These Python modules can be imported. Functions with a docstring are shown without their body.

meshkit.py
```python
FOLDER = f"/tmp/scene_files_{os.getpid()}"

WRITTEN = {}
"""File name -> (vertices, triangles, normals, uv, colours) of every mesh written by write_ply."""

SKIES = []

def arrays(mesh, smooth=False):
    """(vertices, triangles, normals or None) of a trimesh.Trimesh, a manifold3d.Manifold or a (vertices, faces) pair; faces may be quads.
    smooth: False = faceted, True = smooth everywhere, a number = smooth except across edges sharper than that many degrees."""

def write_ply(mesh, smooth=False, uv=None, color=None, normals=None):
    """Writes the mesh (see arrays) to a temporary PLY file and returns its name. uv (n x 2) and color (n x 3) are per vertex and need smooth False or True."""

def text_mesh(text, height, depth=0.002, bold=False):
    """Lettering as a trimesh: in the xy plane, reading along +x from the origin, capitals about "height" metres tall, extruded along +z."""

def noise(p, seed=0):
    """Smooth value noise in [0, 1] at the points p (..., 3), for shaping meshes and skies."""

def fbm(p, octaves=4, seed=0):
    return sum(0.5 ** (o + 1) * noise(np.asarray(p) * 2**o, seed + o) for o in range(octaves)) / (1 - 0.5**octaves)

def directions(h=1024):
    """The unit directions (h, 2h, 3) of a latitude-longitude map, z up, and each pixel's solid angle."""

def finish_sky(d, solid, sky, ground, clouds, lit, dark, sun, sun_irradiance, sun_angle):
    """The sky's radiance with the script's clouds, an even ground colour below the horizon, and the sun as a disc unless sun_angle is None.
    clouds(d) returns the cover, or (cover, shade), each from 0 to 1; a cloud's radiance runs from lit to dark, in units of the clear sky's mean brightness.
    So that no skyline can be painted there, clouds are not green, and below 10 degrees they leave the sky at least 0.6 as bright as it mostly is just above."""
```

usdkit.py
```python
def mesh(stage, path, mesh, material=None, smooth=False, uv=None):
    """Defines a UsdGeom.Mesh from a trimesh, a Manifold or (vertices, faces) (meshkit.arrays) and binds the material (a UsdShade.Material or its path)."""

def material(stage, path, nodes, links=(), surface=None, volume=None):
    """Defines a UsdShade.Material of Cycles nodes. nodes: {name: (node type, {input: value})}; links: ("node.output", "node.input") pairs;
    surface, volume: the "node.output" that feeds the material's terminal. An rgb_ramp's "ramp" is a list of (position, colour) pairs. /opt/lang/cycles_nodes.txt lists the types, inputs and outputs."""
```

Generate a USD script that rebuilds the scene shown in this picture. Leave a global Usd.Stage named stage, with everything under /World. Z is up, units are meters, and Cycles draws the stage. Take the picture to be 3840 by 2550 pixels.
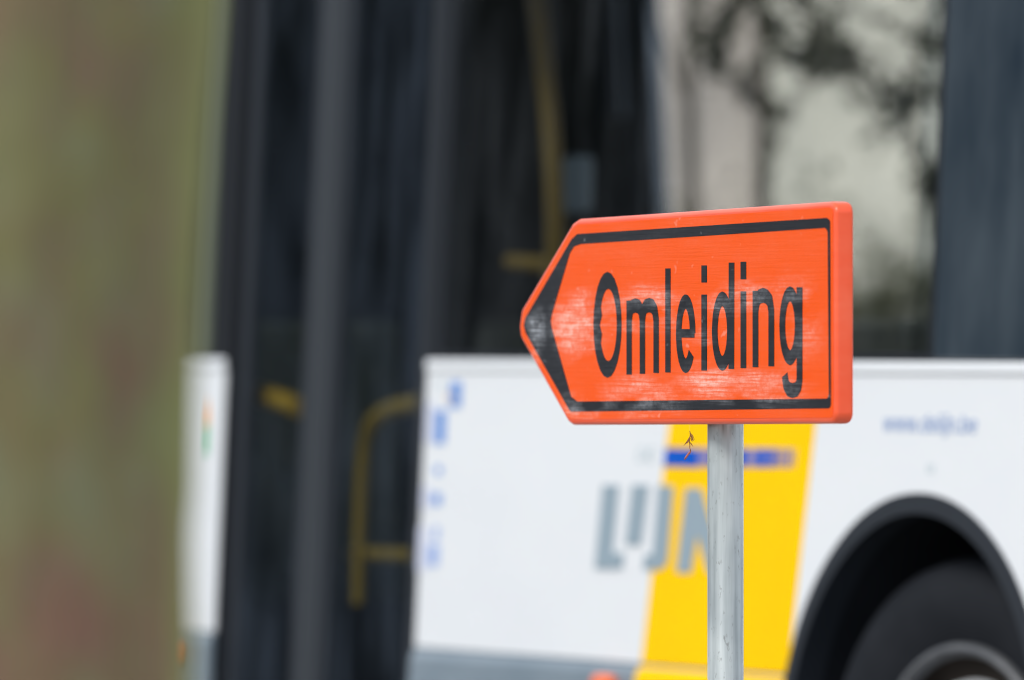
import math
import numpy as np
import trimesh
import shapely
import shapely.affinity
from shapely.geometry import Polygon, LineString, Point
import manifold3d as m3
import meshkit
import usdkit
from pxr import Usd, UsdGeom, UsdLux, UsdShade, Gf, Sdf

stage = Usd.Stage.CreateInMemory()
UsdGeom.SetStageUpAxis(stage, UsdGeom.Tokens.z)
UsdGeom.SetStageMetersPerUnit(stage, 1.0)
UsdGeom.Xform.Define(stage, '/World')
UsdGeom.Scope.Define(stage, '/World/Looks')
rng = np.random.default_rng(7)

# ------------------------------------------------------------------ camera, sky, sun
EYE = 1.47
cam = UsdGeom.Camera.Define(stage, '/World/camera')
cam.AddTranslateOp().Set(Gf.Vec3d(0, 0, EYE))
cam.AddRotateXOp().Set(90.0)                       # level, looking along +y
cam.CreateFocalLengthAttr(200.0)
cam.CreateHorizontalApertureAttr(24.0)
cam.CreateVerticalApertureAttr(24.0 * 680 / 1024)
cam.CreateFStopAttr(1.8)
cam.CreateFocusDistanceAttr(15.55)
cam.CreateClippingRangeAttr(Gf.Vec2f(0.1, 2000))
cam.CreateExposureAttr(0.50)

SUN = np.array([-0.50, -0.64, 0.70]); SUN /= np.linalg.norm(SUN)
sun_el = math.asin(SUN[2]); sun_rot = math.atan2(SUN[0], SUN[1])
sky = UsdLux.DomeLight.Define(stage, '/World/sky')
data_sky = sky.GetPrim(); data_sky.SetCustomDataByKey('kind', 'structure')
sky_mat = usdkit.material(stage, '/World/Looks/overcast_sky', {
    "tc": ("texture_coordinate", {}),
    "map": ("mapping", {"scale": (1.6, 1.6, 3.2)}),
    "n": ("noise_texture", {"scale": 1.5, "detail": 5.0, "roughness": 0.55}),
    "cloud": ("rgb_ramp", {"ramp": [(0.25, (4.5, 4.85, 5.4)), (0.75, (6.7, 7.05, 7.5))]}),
    "sky": ("sky_texture", {"sky_type": "single_scattering", "sun_disc": False, "sun_elevation": sun_el, "sun_rotation": sun_rot}),
    "mix": ("mix_color", {"blend_type": "mix", "fac": 0.88, "use_clamp": False}),
    "bg": ("background_shader", {"strength": 0.12}),
}, [("tc.generated", "map.vector"), ("map.vector", "n.vector"), ("n.fac", "cloud.fac"), ("sky.color", "mix.a"), ("cloud.color", "mix.b"), ("mix.result", "bg.color")], surface="bg.background")
UsdShade.MaterialBindingAPI.Apply(sky.GetPrim()).Bind(sky_mat)
sun = UsdLux.DistantLight.Define(stage, '/World/sun')
sun.CreateIntensityAttr(0.40); sun.CreateAngleAttr(18.0); sun.CreateNormalizeAttr(True)
sun.CreateColorAttr(Gf.Vec3f(1.0, 0.965, 0.91))
q = Gf.Rotation(Gf.Vec3d(0, 0, 1), Gf.Vec3d(*SUN.tolist()))
sun.AddOrientOp().Set(Gf.Quatf(q.GetQuat()))

# ------------------------------------------------------------------ helpers
used = {}
def numbered(path):
    k = used.get(path, 0); used[path] = k + 1
    return path if k == 0 else f'{path}_{k:03d}'
def data(p, label=None, cat=None, group=None, kind=None):
    for k, v in (('label', label), ('category', cat), ('group', group), ('kind', kind)):
        if v: p.SetCustomDataByKey(k, v)
    return p
def thing(name, label, cat, loc=(0, 0, 0), rz=0.0, group=None):
    x = UsdGeom.Xform.Define(stage, numbered('/World/' + name))
    x.AddTranslateOp().Set(Gf.Vec3d(*map(float, loc))); x.AddRotateZOp().Set(float(rz))
    return data(x.GetPrim(), label, cat, group)
def obj(name, mesh, mat, parent=None, smooth=False, **kw):
    base = str(parent.GetPath()) if parent is not None else '/World'
    m = usdkit.mesh(stage, numbered(f'{base}/{name}'), mesh, MAT[mat], smooth=smooth)
    return data(m.GetPrim(), **kw)
def cat_(ms): return trimesh.util.concatenate([trimesh.Trimesh(*meshkit.arrays(m)[:2], process=False) for m in ms])
def box(x0, x1, y0, y1, z0, z1):
    b = trimesh.creation.box([x1 - x0, y1 - y0, z1 - z0]); b.apply_translation([(x0 + x1) / 2, (y0 + y1) / 2, (z0 + z1) / 2]); return b
def rbox(x0, x1, y0, y1, z0, z1, r):
    pts = np.array([[a, b, c] for a in (x0 + r, x1 - r) for b in (y0 + r, y1 - r) for c in (z0 + r, z1 - r)])
    s = trimesh.creation.icosphere(1, r).vertices
    return trimesh.convex.convex_hull((pts[:, None] + s[None]).reshape(-1, 3))
def tube(pts, r, sides=12, caps=True):
    p = np.asarray(pts, float); r = np.broadcast_to(r, (len(p),))
    t = np.gradient(p, axis=0); t /= np.linalg.norm(t, axis=1, keepdims=True)
    a = np.cross(t, np.where(np.abs(t[:, 2:]) < 0.9, [0, 0, 1.0], [1.0, 0, 0])); a /= np.linalg.norm(a, axis=1, keepdims=True)
    for i in range(1, len(a)):
        a[i] = a[i - 1] - t[i] * (a[i - 1] @ t[i]); a[i] /= np.linalg.norm(a[i])
    b = np.cross(t, a); g = np.arange(sides) * 2 * np.pi / sides
    v = (p[:, None] + r[:, None, None] * (np.cos(g)[None, :, None] * a[:, None] + np.sin(g)[None, :, None] * b[:, None])).reshape(-1, 3)
    f = []
    for i in range(len(p) - 1):
        for j in range(sides):
            k = (j + 1) % sides
            f += [[i * sides + j, i * sides + k, (i + 1) * sides + k], [i * sides + j, (i + 1) * sides + k, (i + 1) * sides + j]]
    if caps:
        v = np.vstack([v, p[0], p[-1]]); n = len(v)
        for j in range(sides):
            k = (j + 1) % sides
            f += [[n - 2, k, j], [n - 1, (len(p) - 1) * sides + j, (len(p) - 1) * sides + k]]
    return trimesh.Trimesh(v, f, process=False)
def curve(pts, n=24):
    """Smooth polyline (Catmull-Rom) through the points."""
    p = np.asarray(pts, float); p = np.vstack([2 * p[0] - p[1], p, 2 * p[-1] - p[-2]]); out = []
    for i in range(1, len(p) - 2):
        for u in np.linspace(0, 1, n, endpoint=False):
            out.append(0.5 * (2 * p[i] + (p[i + 1] - p[i - 1]) * u + (2 * p[i - 1] - 5 * p[i] + 4 * p[i + 1] - p[i + 2]) * u * u + (3 * p[i] - p[i - 1] - 3 * p[i + 1] + p[i + 2]) * u ** 3))
    return np.array(out + [p[-2]])
def plate(poly, y0, y1):
    """A polygon in (x, z) extruded along y from y0 to y1."""
    ms = []
    for g in getattr(poly, 'geoms', [poly]):
        e = trimesh.creation.extrude_polygon(g, y1 - y0, engine='earcut')
        v = e.vertices.copy(); e = trimesh.Trimesh(np.stack([v[:, 0], y1 - v[:, 2], v[:, 1]], 1), e.faces, process=False)
        ms.append(e)
    m = cat_(ms)
    if m.volume < 0: m.invert()
    return m
def rect(x0, x1, z0, z1): return Polygon([(x0, z0), (x1, z0), (x1, z1), (x0, z1)])
def disc_ring(r0, r1, n=64): return Point(0, 0).buffer(r1, n).difference(Point(0, 0).buffer(r0, n))
def revolve(profile, n=72):
    """(radius, y) profile revolved about the y axis."""
    m = trimesh.creation.revolve(np.asarray(profile, float), sections=n)
    v = m.vertices.copy(); m = trimesh.Trimesh(np.stack([v[:, 0], v[:, 2], v[:, 1]], 1), m.faces[:, ::-1], process=False)
    return m

# ------------------------------------------------------------------ materials
MAT = {}
def plain(name, color, rough=0.5, spec=0.5, metal=0.0, coat=0.0):
    MAT[name] = usdkit.material(stage, '/World/Looks/' + name, {"p": ("principled_bsdf", {"base_color": color, "roughness": rough, "specular_ior_level": spec, "metallic": metal, "coat_weight": coat})}, [], surface="p.BSDF")
def mottled(name, c0, c1, scale=(6, 6, 6), rough=0.5, spec=0.5, detail=4.0, bump=0.0, lo=0.3, hi=0.7, coat=0.0, metal=0.0):
    nodes = {"g": ("texture_coordinate", {}), "m": ("mapping", {"scale": scale}), "n": ("noise_texture", {"scale": 1.0, "detail": detail, "roughness": 0.6}),
             "r": ("rgb_ramp", {"ramp": [(lo, c0), (hi, c1)]}), "p": ("principled_bsdf", {"roughness": rough, "specular_ior_level": spec, "coat_weight": coat, "metallic": metal})}
    links = [("g.object", "m.vector"), ("m.vector", "n.vector"), ("n.fac", "r.fac"), ("r.color", "p.base_color")]
    if bump:
        nodes["b"] = ("bump", {"strength": 1.0, "distance": bump}); links += [("n.fac", "b.height"), ("b.normal", "p.normal")]
    MAT[name] = usdkit.material(stage, '/World/Looks/' + name, nodes, links, surface="p.BSDF")
def glass(name, tint, dirt_sheen=0.0, dirt_sheen_color=(0.42, 0.42, 0.38), r0=0.04):
    nodes = {"lw": ("layer_weight", {"blend": 0.5}), "pw": ("math", {"math_type": "power", "value2": 5.0}), "fr": ("math", {"math_type": "multiply_add", "value2": 0.9, "value3": r0}),
             "t": ("transparent_bsdf", {"color": tint}), "g": ("glossy_bsdf", {"color": (1, 1, 1), "roughness": 0.012}), "mix": ("mix_closure", {})}
    links = [("lw.facing", "pw.value1"), ("pw.value", "fr.value1"), ("fr.value", "mix.fac"), ("t.BSDF", "mix.closure1"), ("g.BSDF", "mix.closure2")]
    surf = "mix.closure"
    if dirt_sheen:
        nodes.update({"tc": ("texture_coordinate", {}), "mp": ("mapping", {"scale": (40, 4, 1.1)}), "n": ("noise_texture", {"scale": 1.0, "detail": 4.0, "roughness": 0.65}),
                      "mp2": ("mapping", {"scale": (4.5, 2, 2.4)}), "n2": ("noise_texture", {"scale": 1.0, "detail": 3.0}), "mr2": ("map_range", {"from_min": 0.34, "from_max": 0.66, "to_min": 0.15, "to_max": 1.0, "clamp": True}),
                      "mr": ("map_range", {"from_min": 0.35, "from_max": 0.8, "to_min": 0.0, "to_max": dirt_sheen, "clamp": True}), "mu": ("math", {"math_type": "multiply"}),
                      "d": ("diffuse_bsdf", {"color": dirt_sheen_color}), "mix2": ("mix_closure", {})})
        links += [("tc.object", "mp.vector"), ("mp.vector", "n.vector"), ("tc.object", "mp2.vector"), ("mp2.vector", "n2.vector"), ("n.fac", "mr.value"), ("mr.result", "mu.value1"), ("n2.fac", "mr2.value"), ("mr2.result", "mu.value2"),
                  ("mu.value", "mix2.fac"), ("mix.closure", "mix2.closure1"), ("d.BSDF", "mix2.closure2")]
        surf = "mix2.closure"
    MAT[name] = usdkit.material(stage, '/World/Looks/' + name, nodes, links, surface=surf)

mottled('white_paint', (0.775, 0.80, 0.835), (0.815, 0.835, 0.86), (1.1, 1.1, 2.0), 0.32, 0.5, detail=4.0, coat=0.25)
mottled('yellow_film', (0.95, 0.56, 0.0), (0.99, 0.60, 0.0), (2, 2, 3), 0.5, 0.05)
plain('blue_film', (0.0, 0.09, 0.52), 0.45, 0.1)
plain('violet_film', (0.25, 0.22, 0.42), 0.4, 0.3)
plain('logo_grey', (0.28, 0.36, 0.42), 0.45, 0.3)
plain('pale_grey_print', (0.50, 0.58, 0.62), 0.5, 0.3)
plain('blue_grey_print', (0.22, 0.32, 0.55), 0.5, 0.3)
plain('sticker_blue', (0.10, 0.26, 0.64), 0.45, 0.3)
plain('sticker_pale_blue', (0.32, 0.43, 0.72), 0.45, 0.3)
plain('sticker_lavender', (0.60, 0.63, 0.76), 0.45, 0.3)
plain('sticker_orange', (0.85, 0.36, 0.06), 0.45, 0.3)
plain('sticker_peach', (0.80, 0.62, 0.50), 0.45, 0.3)
plain('sticker_green', (0.10, 0.46, 0.24), 0.45, 0.3)
mottled('skirt_paint', (0.155, 0.205, 0.25), (0.21, 0.26, 0.305), (3, 3, 6), 0.38, 0.5)
plain('arch_rubber', (0.014, 0.018, 0.025), 0.55, 0.35)
plain('black_plastic', (0.009, 0.011, 0.015), 0.65, 0.2)
plain('seal_rubber', (0.024, 0.030, 0.038), 0.55, 0.4)
plain('frame_rubber', (0.011, 0.014, 0.019), 0.7, 0.2)
plain('grey_post', (0.062, 0.074, 0.056), 0.5, 0.4)
mottled('dark_glass_panel', (0.012, 0.022, 0.034), (0.055, 0.072, 0.088), (6, 4, 1.6), 0.16, 0.6)
mottled('tyre_rubber', (0.007, 0.009, 0.013), (0.012, 0.014, 0.019), (9, 9, 9), 0.7, 0.25)
mottled('rim_paint', (0.095, 0.10, 0.11), (0.14, 0.145, 0.155), (14, 14, 14), 0.42, 0.5, metal=0.2)
mottled('hub_metal', (0.40, 0.42, 0.44), (0.60, 0.62, 0.64), (12, 12, 12), 0.4, 0.5, metal=0.2)
mottled('brake_dust', (0.020, 0.016, 0.013), (0.05, 0.04, 0.034), (11, 11, 11), 0.75, 0.2)
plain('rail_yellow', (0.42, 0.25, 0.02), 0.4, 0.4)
plain('rail_yellow_dim', (0.26, 0.165, 0.016), 0.45, 0.3)  # rail yellow again, with the weaker light low in the door painted in
plain('pole_yellow_dim', (0.16, 0.105, 0.014), 0.5, 0.3)  # yellow darkened: the dim light inside the bus is put into the colour
mottled('interior_dark', (0.016, 0.020, 0.028), (0.034, 0.036, 0.046), (1.2, 1.2, 0.4), 0.6, 0.2)
plain('interior_floor', (0.02, 0.022, 0.022), 0.7, 0.3)
mottled('seat_fabric', (0.04, 0.05, 0.045), (0.08, 0.085, 0.07), (14, 14, 14), 0.9, 0.1)
plain('pale_box_blue', (0.16, 0.22, 0.27), 0.4, 0.5)
plain('lamp_orange', (0.95, 0.16, 0.02), 0.25, 0.6)
plain('lamp_red', (0.8, 0.05, 0.02), 0.25, 0.6)
plain('headlamp_glass', (0.6, 0.62, 0.64), 0.1, 0.7)
glass('window_glass', (0.988, 0.992, 0.990), 0.026, (0.40, 0.43, 0.46))
glass('edge_fade_glass', (0.86, 0.88, 0.90), 0.0)
glass('tinted_glass', (0.50, 0.58, 0.68), 0.0)
glass('door_glass', (0.80, 0.83, 0.84), 0.062, (0.26, 0.32, 0.42))  # bluish layer also paints mottled reflections and a grey veil into the pane

# ------------------------------------------------------------------ ground, road, pavement (below the frame)
TH = 63.3; c, s = math.cos(math.radians(TH)), math.sin(math.radians(TH))
U2 = np.array([c, -s]); W2 = np.array([s, c]); PA = np.array([0.9265, 19.3])
mottled('asphalt', (0.040, 0.040, 0.041), (0.062, 0.061, 0.060), (5, 5, 5), 0.85, 0.3, detail=8.0, bump=0.006)
mottled('soil_grass', (0.035, 0.045, 0.018), (0.085, 0.085, 0.045), (1.5, 1.5, 1.5), 0.95, 0.1, detail=8.0, bump=0.03)
mottled('paving', (0.22, 0.21, 0.20), (0.32, 0.31, 0.29), (3, 3, 3), 0.85, 0.3, detail=6.0, bump=0.004)
mottled('kerb_stone', (0.26, 0.26, 0.25), (0.36, 0.36, 0.34), (6, 6, 6), 0.8, 0.3, detail=6.0)
def street(s0, s1, y0, y1, z0, z1):
    b = box(s0, s1, y0, y1, z0, z1); v = b.vertices.copy()
    b.vertices = np.stack([PA[0] + v[:, 0] * U2[0] + v[:, 1] * W2[0], PA[1] + v[:, 0] * U2[1] + v[:, 1] * W2[1], v[:, 2]], 1)
    return b
g = trimesh.creation.box([900, 900, 0.4]); g.apply_translation([0, 150, -0.224])
obj('ground', g, 'soil_grass', kind='structure')
obj('road', street(-140, 70, -0.7, 9.0, -0.30, -0.004), 'asphalt', kind='structure')
obj('kerb', street(-140, 70, -0.86, -0.7, -0.30, 0.10), 'kerb_stone', kind='structure')
obj('pavement', street(-140, 70, -3.4, -0.86, -0.30, 0.092), 'paving', kind='structure')

# ------------------------------------------------------------------ buildings across the street (seen through the bus windows)
mottled('render_rose', (0.40, 0.375, 0.36), (0.74, 0.68, 0.63), (1.9, 1.9, 1.0), 0.9, 0.2, detail=6.0)
mottled('render_cream', (0.50, 0.50, 0.44), (0.88, 0.86, 0.74), (1.7, 1.7, 1.1), 0.9, 0.2, detail=6.0)
mottled('plinth_stone', (0.07, 0.068, 0.05), (0.12, 0.115, 0.085), (2, 2, 2), 0.9, 0.2)
plain('roof_tile', (0.12, 0.05, 0.035), 0.8, 0.2)
plain('frame_white', (0.7, 0.7, 0.68), 0.5, 0.3)
plain('room_dark', (0.03, 0.035, 0.04), 0.08, 0.6)
def house(label, x0, x1, y, depth, eaves, ridge, wall, windows, door):
    h = thing('house', label, 'house', (x0, y, 0))
    L = x1 - x0
    hole = shapely.union_all([rect(a - x0, b - x0, z0, z1) for a, b, z0, z1 in windows + [door]])
    obj('facade', plate(rect(0, L, 0.45, eaves).difference(hole), 0, 0.3), wall, h)
    obj('plinth', plate(rect(0, L, 0, 0.45).difference(rect(door[0] - x0, door[1] - x0, 0, 1)), -0.05, 0.3), 'plinth_stone', h)
    obj('side_wall', box(0, 0.3, 0.3, depth, 0, eaves), wall, h); obj('side_wall', box(L - 0.3, L, 0.3, depth, 0, eaves), wall, h)
    obj('rear_wall', box(0.3, L - 0.3, depth - 0.3, depth, 0, eaves), wall, h)
    rp = Polygon([(-0.4, eaves), (depth / 2, ridge), (depth + 0.4, eaves), (depth + 0.4, eaves + 0.2), (depth / 2, ridge + 0.22), (-0.4, eaves + 0.2)])
    r = plate(rp, -L - 0.0, 0.0); v = r.vertices.copy(); r = trimesh.Trimesh(np.stack([-v[:, 1], v[:, 0], v[:, 2]], 1), r.faces, process=False)
    if r.volume < 0: r.invert()
    obj('roof', r, 'roof_tile', h)
    for a, b, z0, z1 in windows:
        w = obj('window', cat_([plate(rect(a - x0, b - x0, z0, z1).difference(rect(a - x0 + .08, b - x0 - .08, z0 + .08, z1 - .08)), 0.10, 0.18), box((a + b) / 2 - x0 - .035, (a + b) / 2 - x0 + .035, .11, .17, z0 + .08, z1 - .08)]), 'frame_white', h)
        obj('pane', box(a - x0 + .08, b - x0 - .08, .145, .155, z0 + .08, z1 - .08), 'room_dark', w)
        obj('sill', box(a - x0 - .06, b - x0 + .06, -.07, .05, z0 - .08, z0), 'kerb_stone', w)
    d = door; obj('door', box(d[0] - x0, d[1] - x0, .12, .18, .02, d[3]), 'roof_tile', h)
    return h
house('rose grey rendered house seen through the bus windows on the left', -9.0, 1.35, 46, 9, 6.0, 9.2, 'render_rose', [(-8, -6.6, 1.1, 2.6), (-3.4, -2.0, 1.1, 2.6), (-8, -6.6, 3.9, 5.2), (-3.4, -2.0, 3.9, 5.2)], (-5.4, -4.4, 0, 2.2))
house('cream rendered house seen through the bus windows on the right', 1.36, 12.0, 45.2, 9, 6.2, 9.6, 'render_cream', [(3.6, 5.0, 1.1, 2.6), (9.0, 10.4, 1.1, 2.6), (3.6, 5.0, 3.9, 5.2), (9.0, 10.4, 3.9, 5.2)], (6.6, 7.6, 0, 2.2))

# ------------------------------------------------------------------ leaves, hedges, trees
def leafy(name, c0, c1):
    MAT[name] = usdkit.material(stage, '/World/Looks/' + name, {"g": ("geometry", {}), "r": ("rgb_ramp", {"ramp": [(0.0, c0), (1.0, c1)]}), "d": ("principled_bsdf", {"roughness": 0.6, "specular_ior_level": 0.3}),
        "t": ("translucent_bsdf", {}), "m": ("mix_closure", {"fac": 0.25})}, [("g.random_per_island", "r.fac"), ("r.color", "d.base_color"), ("r.color", "t.color"), ("d.BSDF", "m.closure1"), ("t.BSDF", "m.closure2")], surface="m.closure")
leafy('yew_leaf', (0.012, 0.020, 0.012), (0.030, 0.042, 0.024))
leafy('hedge_leaf', (0.10, 0.105, 0.06), (0.22, 0.21, 0.14))
leafy('winter_leaf', (0.06, 0.066, 0.038), (0.15, 0.155, 0.085))
mottled('dark_bark', (0.06, 0.055, 0.045), (0.12, 0.105, 0.085), (8, 8, 2), 0.9, 0.2, bump=0.01)
def leaves(p, size, r):
    n = len(p); a = r.normal(size=(n, 3)); a /= np.linalg.norm(a, axis=1, keepdims=True)
    b = np.cross(a, r.normal(size=(n, 3))); b /= np.linalg.norm(b, axis=1, keepdims=True)
    k = size * r.uniform(0.6, 1.3, (n, 1)); w = k * 0.32
    v = np.stack([p - a * k / 2, p + b * w, p + a * k / 2, p - b * w], 1).reshape(-1, 3)
    i = np.arange(n)[:, None] * 4
    return trimesh.Trimesh(v, np.vstack([i + [0, 1, 2], i + [0, 2, 3]]), process=False)
def hedge_mesh(s0, s1, y0, y1, h, n, size, seed, frame=street):
    r = np.random.default_rng(seed); u = r.uniform(s0, s1, n); face = r.integers(0, 4, n)
    y = np.where(face == 0, y0, np.where(face == 1, y1, r.uniform(y0, y1, n))); z = np.where(face < 2, r.uniform(0, h, n), h)
    p = np.stack([u, y, z], 1); d = meshkit.fbm(p * 1.3, 3, seed)
    p[:, 1] += (d - .5) * .5; p[:, 2] += np.where(face < 2, 0, (meshkit.fbm(p * [.9, .9, 0] + 9, 3, seed) - .5) * .7)
    p = p[:, :]; w = np.stack([PA[0] + p[:, 0] * U2[0] + p[:, 1] * W2[0], PA[1] + p[:, 0] * U2[1] + p[:, 1] * W2[1], p[:, 2]], 1)
    return leaves(w, size, r)
hd = thing('added_hedge', 'added tall dark yew hedge out of view, darkens the bus glass reflections', 'hedge')  # unseen, added so the bus glass mirrors something dark; the sign still mirrors sky
obj('foliage', hedge_mesh(-37, -13, -14.6, -13.4, 5.4, 26000, 0.30, 3), 'yew_leaf', hd, kind='stuff')
obj('branches', street(-36.9, -13.1, -14.4, -13.6, 0, 5.1), 'yew_leaf', hd)
hb = thing('low_hedge', 'low olive hedge behind the bus, at the foot of the houses', 'hedge')
obj('foliage', hedge_mesh(-30, -4, 10.6, 11.5, 1.56, 9000, 0.13, 5), 'hedge_leaf', hb, kind='stuff')
hr = np.random.default_rng(8); hn = 5200; hz = 1.40 + np.abs(hr.normal(0, .30, hn)); hs = hr.uniform(-29, -5, hn); hy = hr.uniform(10.7, 11.4, hn)
obj('shoots', leaves(np.stack([PA[0] + hs * U2[0] + hy * W2[0], PA[1] + hs * U2[1] + hy * W2[1], hz], 1), 0.12, hr), 'hedge_leaf', hb, kind='stuff')
obj('branches', street(-29.9, -4.1, 10.75, 11.35, 0, 1.45), 'hedge_leaf', hb)

# ------------------------------------------------------------------ tree behind the bus, drooping branches in front of the houses
tr = thing('evergreen_tree', 'dark drooping tree behind the bus, seen through its window', 'tree', (0.80, 28.2, 0))
t_pts = curve([(-0.02, 0, 0), (0.0, 0, 1.2), (0.03, 0, 2.2), (0.0, 0.05, 3.4), (0.05, 0, 4.6)], 8)
obj('trunk', tube(t_pts, np.linspace(0.034, 0.016, len(t_pts)), 10), 'dark_bark', tr, smooth=True)
limbs = [[(0, 0, 2.78), (-.05, 0, 2.62), (-.11, 0, 2.52), (-.15, 0, 2.40), (-.03, 0, 2.30), (.09, 0, 2.21)], [(0, 0, 2.60), (.10, 0, 2.45), (.20, 0, 2.37)],
         [(0, 0, 2.80), (.16, 0, 2.56), (.30, 0, 2.42), (.47, 0, 2.26), (.56, 0, 2.06), (.60, 0, 1.92)], [(0, 0, 3.2), (-.3, .2, 3.05), (-.6, .2, 2.8)], [(.02, 0, 3.4), (.4, -.2, 3.3), (.8, -.2, 3.0)]]
for L in limbs:
    p = curve(L, 6); obj('branch', tube(p, np.linspace(0.022, 0.008, len(p)), 6), 'dark_bark', tr, smooth=True)
cr, lp = np.random.default_rng(11), []
for L, k in zip(limbs, (100, 50, 120, 120, 120)):
    p = curve(L, 12); i = cr.integers(0, len(p), k); lp.append(p[i] + cr.normal(0, 1, (k, 3)) * [.030, .05, .030])
for cx, cz, k, sp in ((-.11, 2.50, 45, .05), (.18, 2.39, 45, .035), (.27, 2.43, 30, .05), (.50, 2.28, 60, .04), (.59, 1.98, 35, .03), (-.03, 2.32, 20, .03), (.38, 2.16, 14, .06), (.05, 2.02, 12, .05)):
    lp.append(np.array([cx, 0, cz]) + cr.normal(0, 1, (k, 3)) * sp)
for _ in range(26):
    a = np.array([cr.uniform(-.35, .75), cr.uniform(-.5, .5), cr.uniform(2.4, 3.0)]); d = np.array([cr.normal(0, .3), 0, -cr.uniform(.1, .4)])
    q = curve([a, a + d * .5 + [0, 0, .05], a + d], 6); obj('twig', tube(q, np.linspace(.006, .003, len(q)), 5), 'dark_bark', tr)
    lp.append(q[cr.integers(0, len(q), 8)] + cr.normal(0, .022, (8, 3)))
obj('crown', leaves(np.vstack(lp), 0.07, cr), 'winter_leaf', tr, kind='stuff')
tr2 = thing('bare_tree', 'thin bare tree trunk behind the bus, left of the drooping tree', 'tree', (0.615, 28.6, 0))
p = curve([(0, 0, 0), (.01, 0, 1.4), (-.02, 0, 2.4), (.02, 0, 3.6), (0, 0, 5.0)], 8)
obj('trunk', tube(p, np.linspace(.028, .012, len(p)), 8), 'dark_bark', tr2, smooth=True)
for L in ([(0, 0, 2.6), (.12, 0, 2.95), (.2, 0, 3.4)], [(0, 0, 2.2), (-.14, 0, 2.6), (-.2, 0, 3.1)], [(0, 0, 3.0), (-.2, .1, 3.4), (-.4, .1, 3.9)]):
    p = curve(L, 6); obj('branch', tube(p, np.linspace(.016, .005, len(p)), 6), 'dark_bark', tr2, smooth=True)

# ------------------------------------------------------------------ the bus. Local frame: x forward along its side, y inward from the side skin, z up
SH, BW = 0.05, 2.5
bus = thing('city_bus', 'white city bus with a yellow stripe and tinted windows, its side filling the background', 'bus', (PA[0], PA[1], 0), -TH)
FR, RE, ROOF, BELT, HEM = 2.72, -9.2, 3.02, 1.421, 0.695
def lean(m):
    m = trimesh.Trimesh(*meshkit.arrays(m)[:2], process=False); v = m.vertices.copy(); v[:, 1] += SH * (v[:, 2] - 1.14); m.vertices = v; return m
def far(m):
    m = lean(m); v = m.vertices.copy(); v[:, 1] = BW - v[:, 1]; m.vertices = v; m.invert(); return m
def part(name, m, mat, parent=None, smooth=False, side=lean, **kw):
    return obj(name, side(m) if side else m, mat, parent or bus, smooth, **kw)
WZ, AXF, AXR = 0.50, 0.0, -5.90
arch = lambda x, r: Point(x, WZ).buffer(r, 48).union(rect(x - r, x + r, 0.0, WZ))
skirt_prof = Polygon([(0.000, 0.691), (-0.012, 0.668), (-0.014, 0.60), (-0.006, 0.30), (0.004, 0.30), (0.004, 0.691)])
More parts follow.
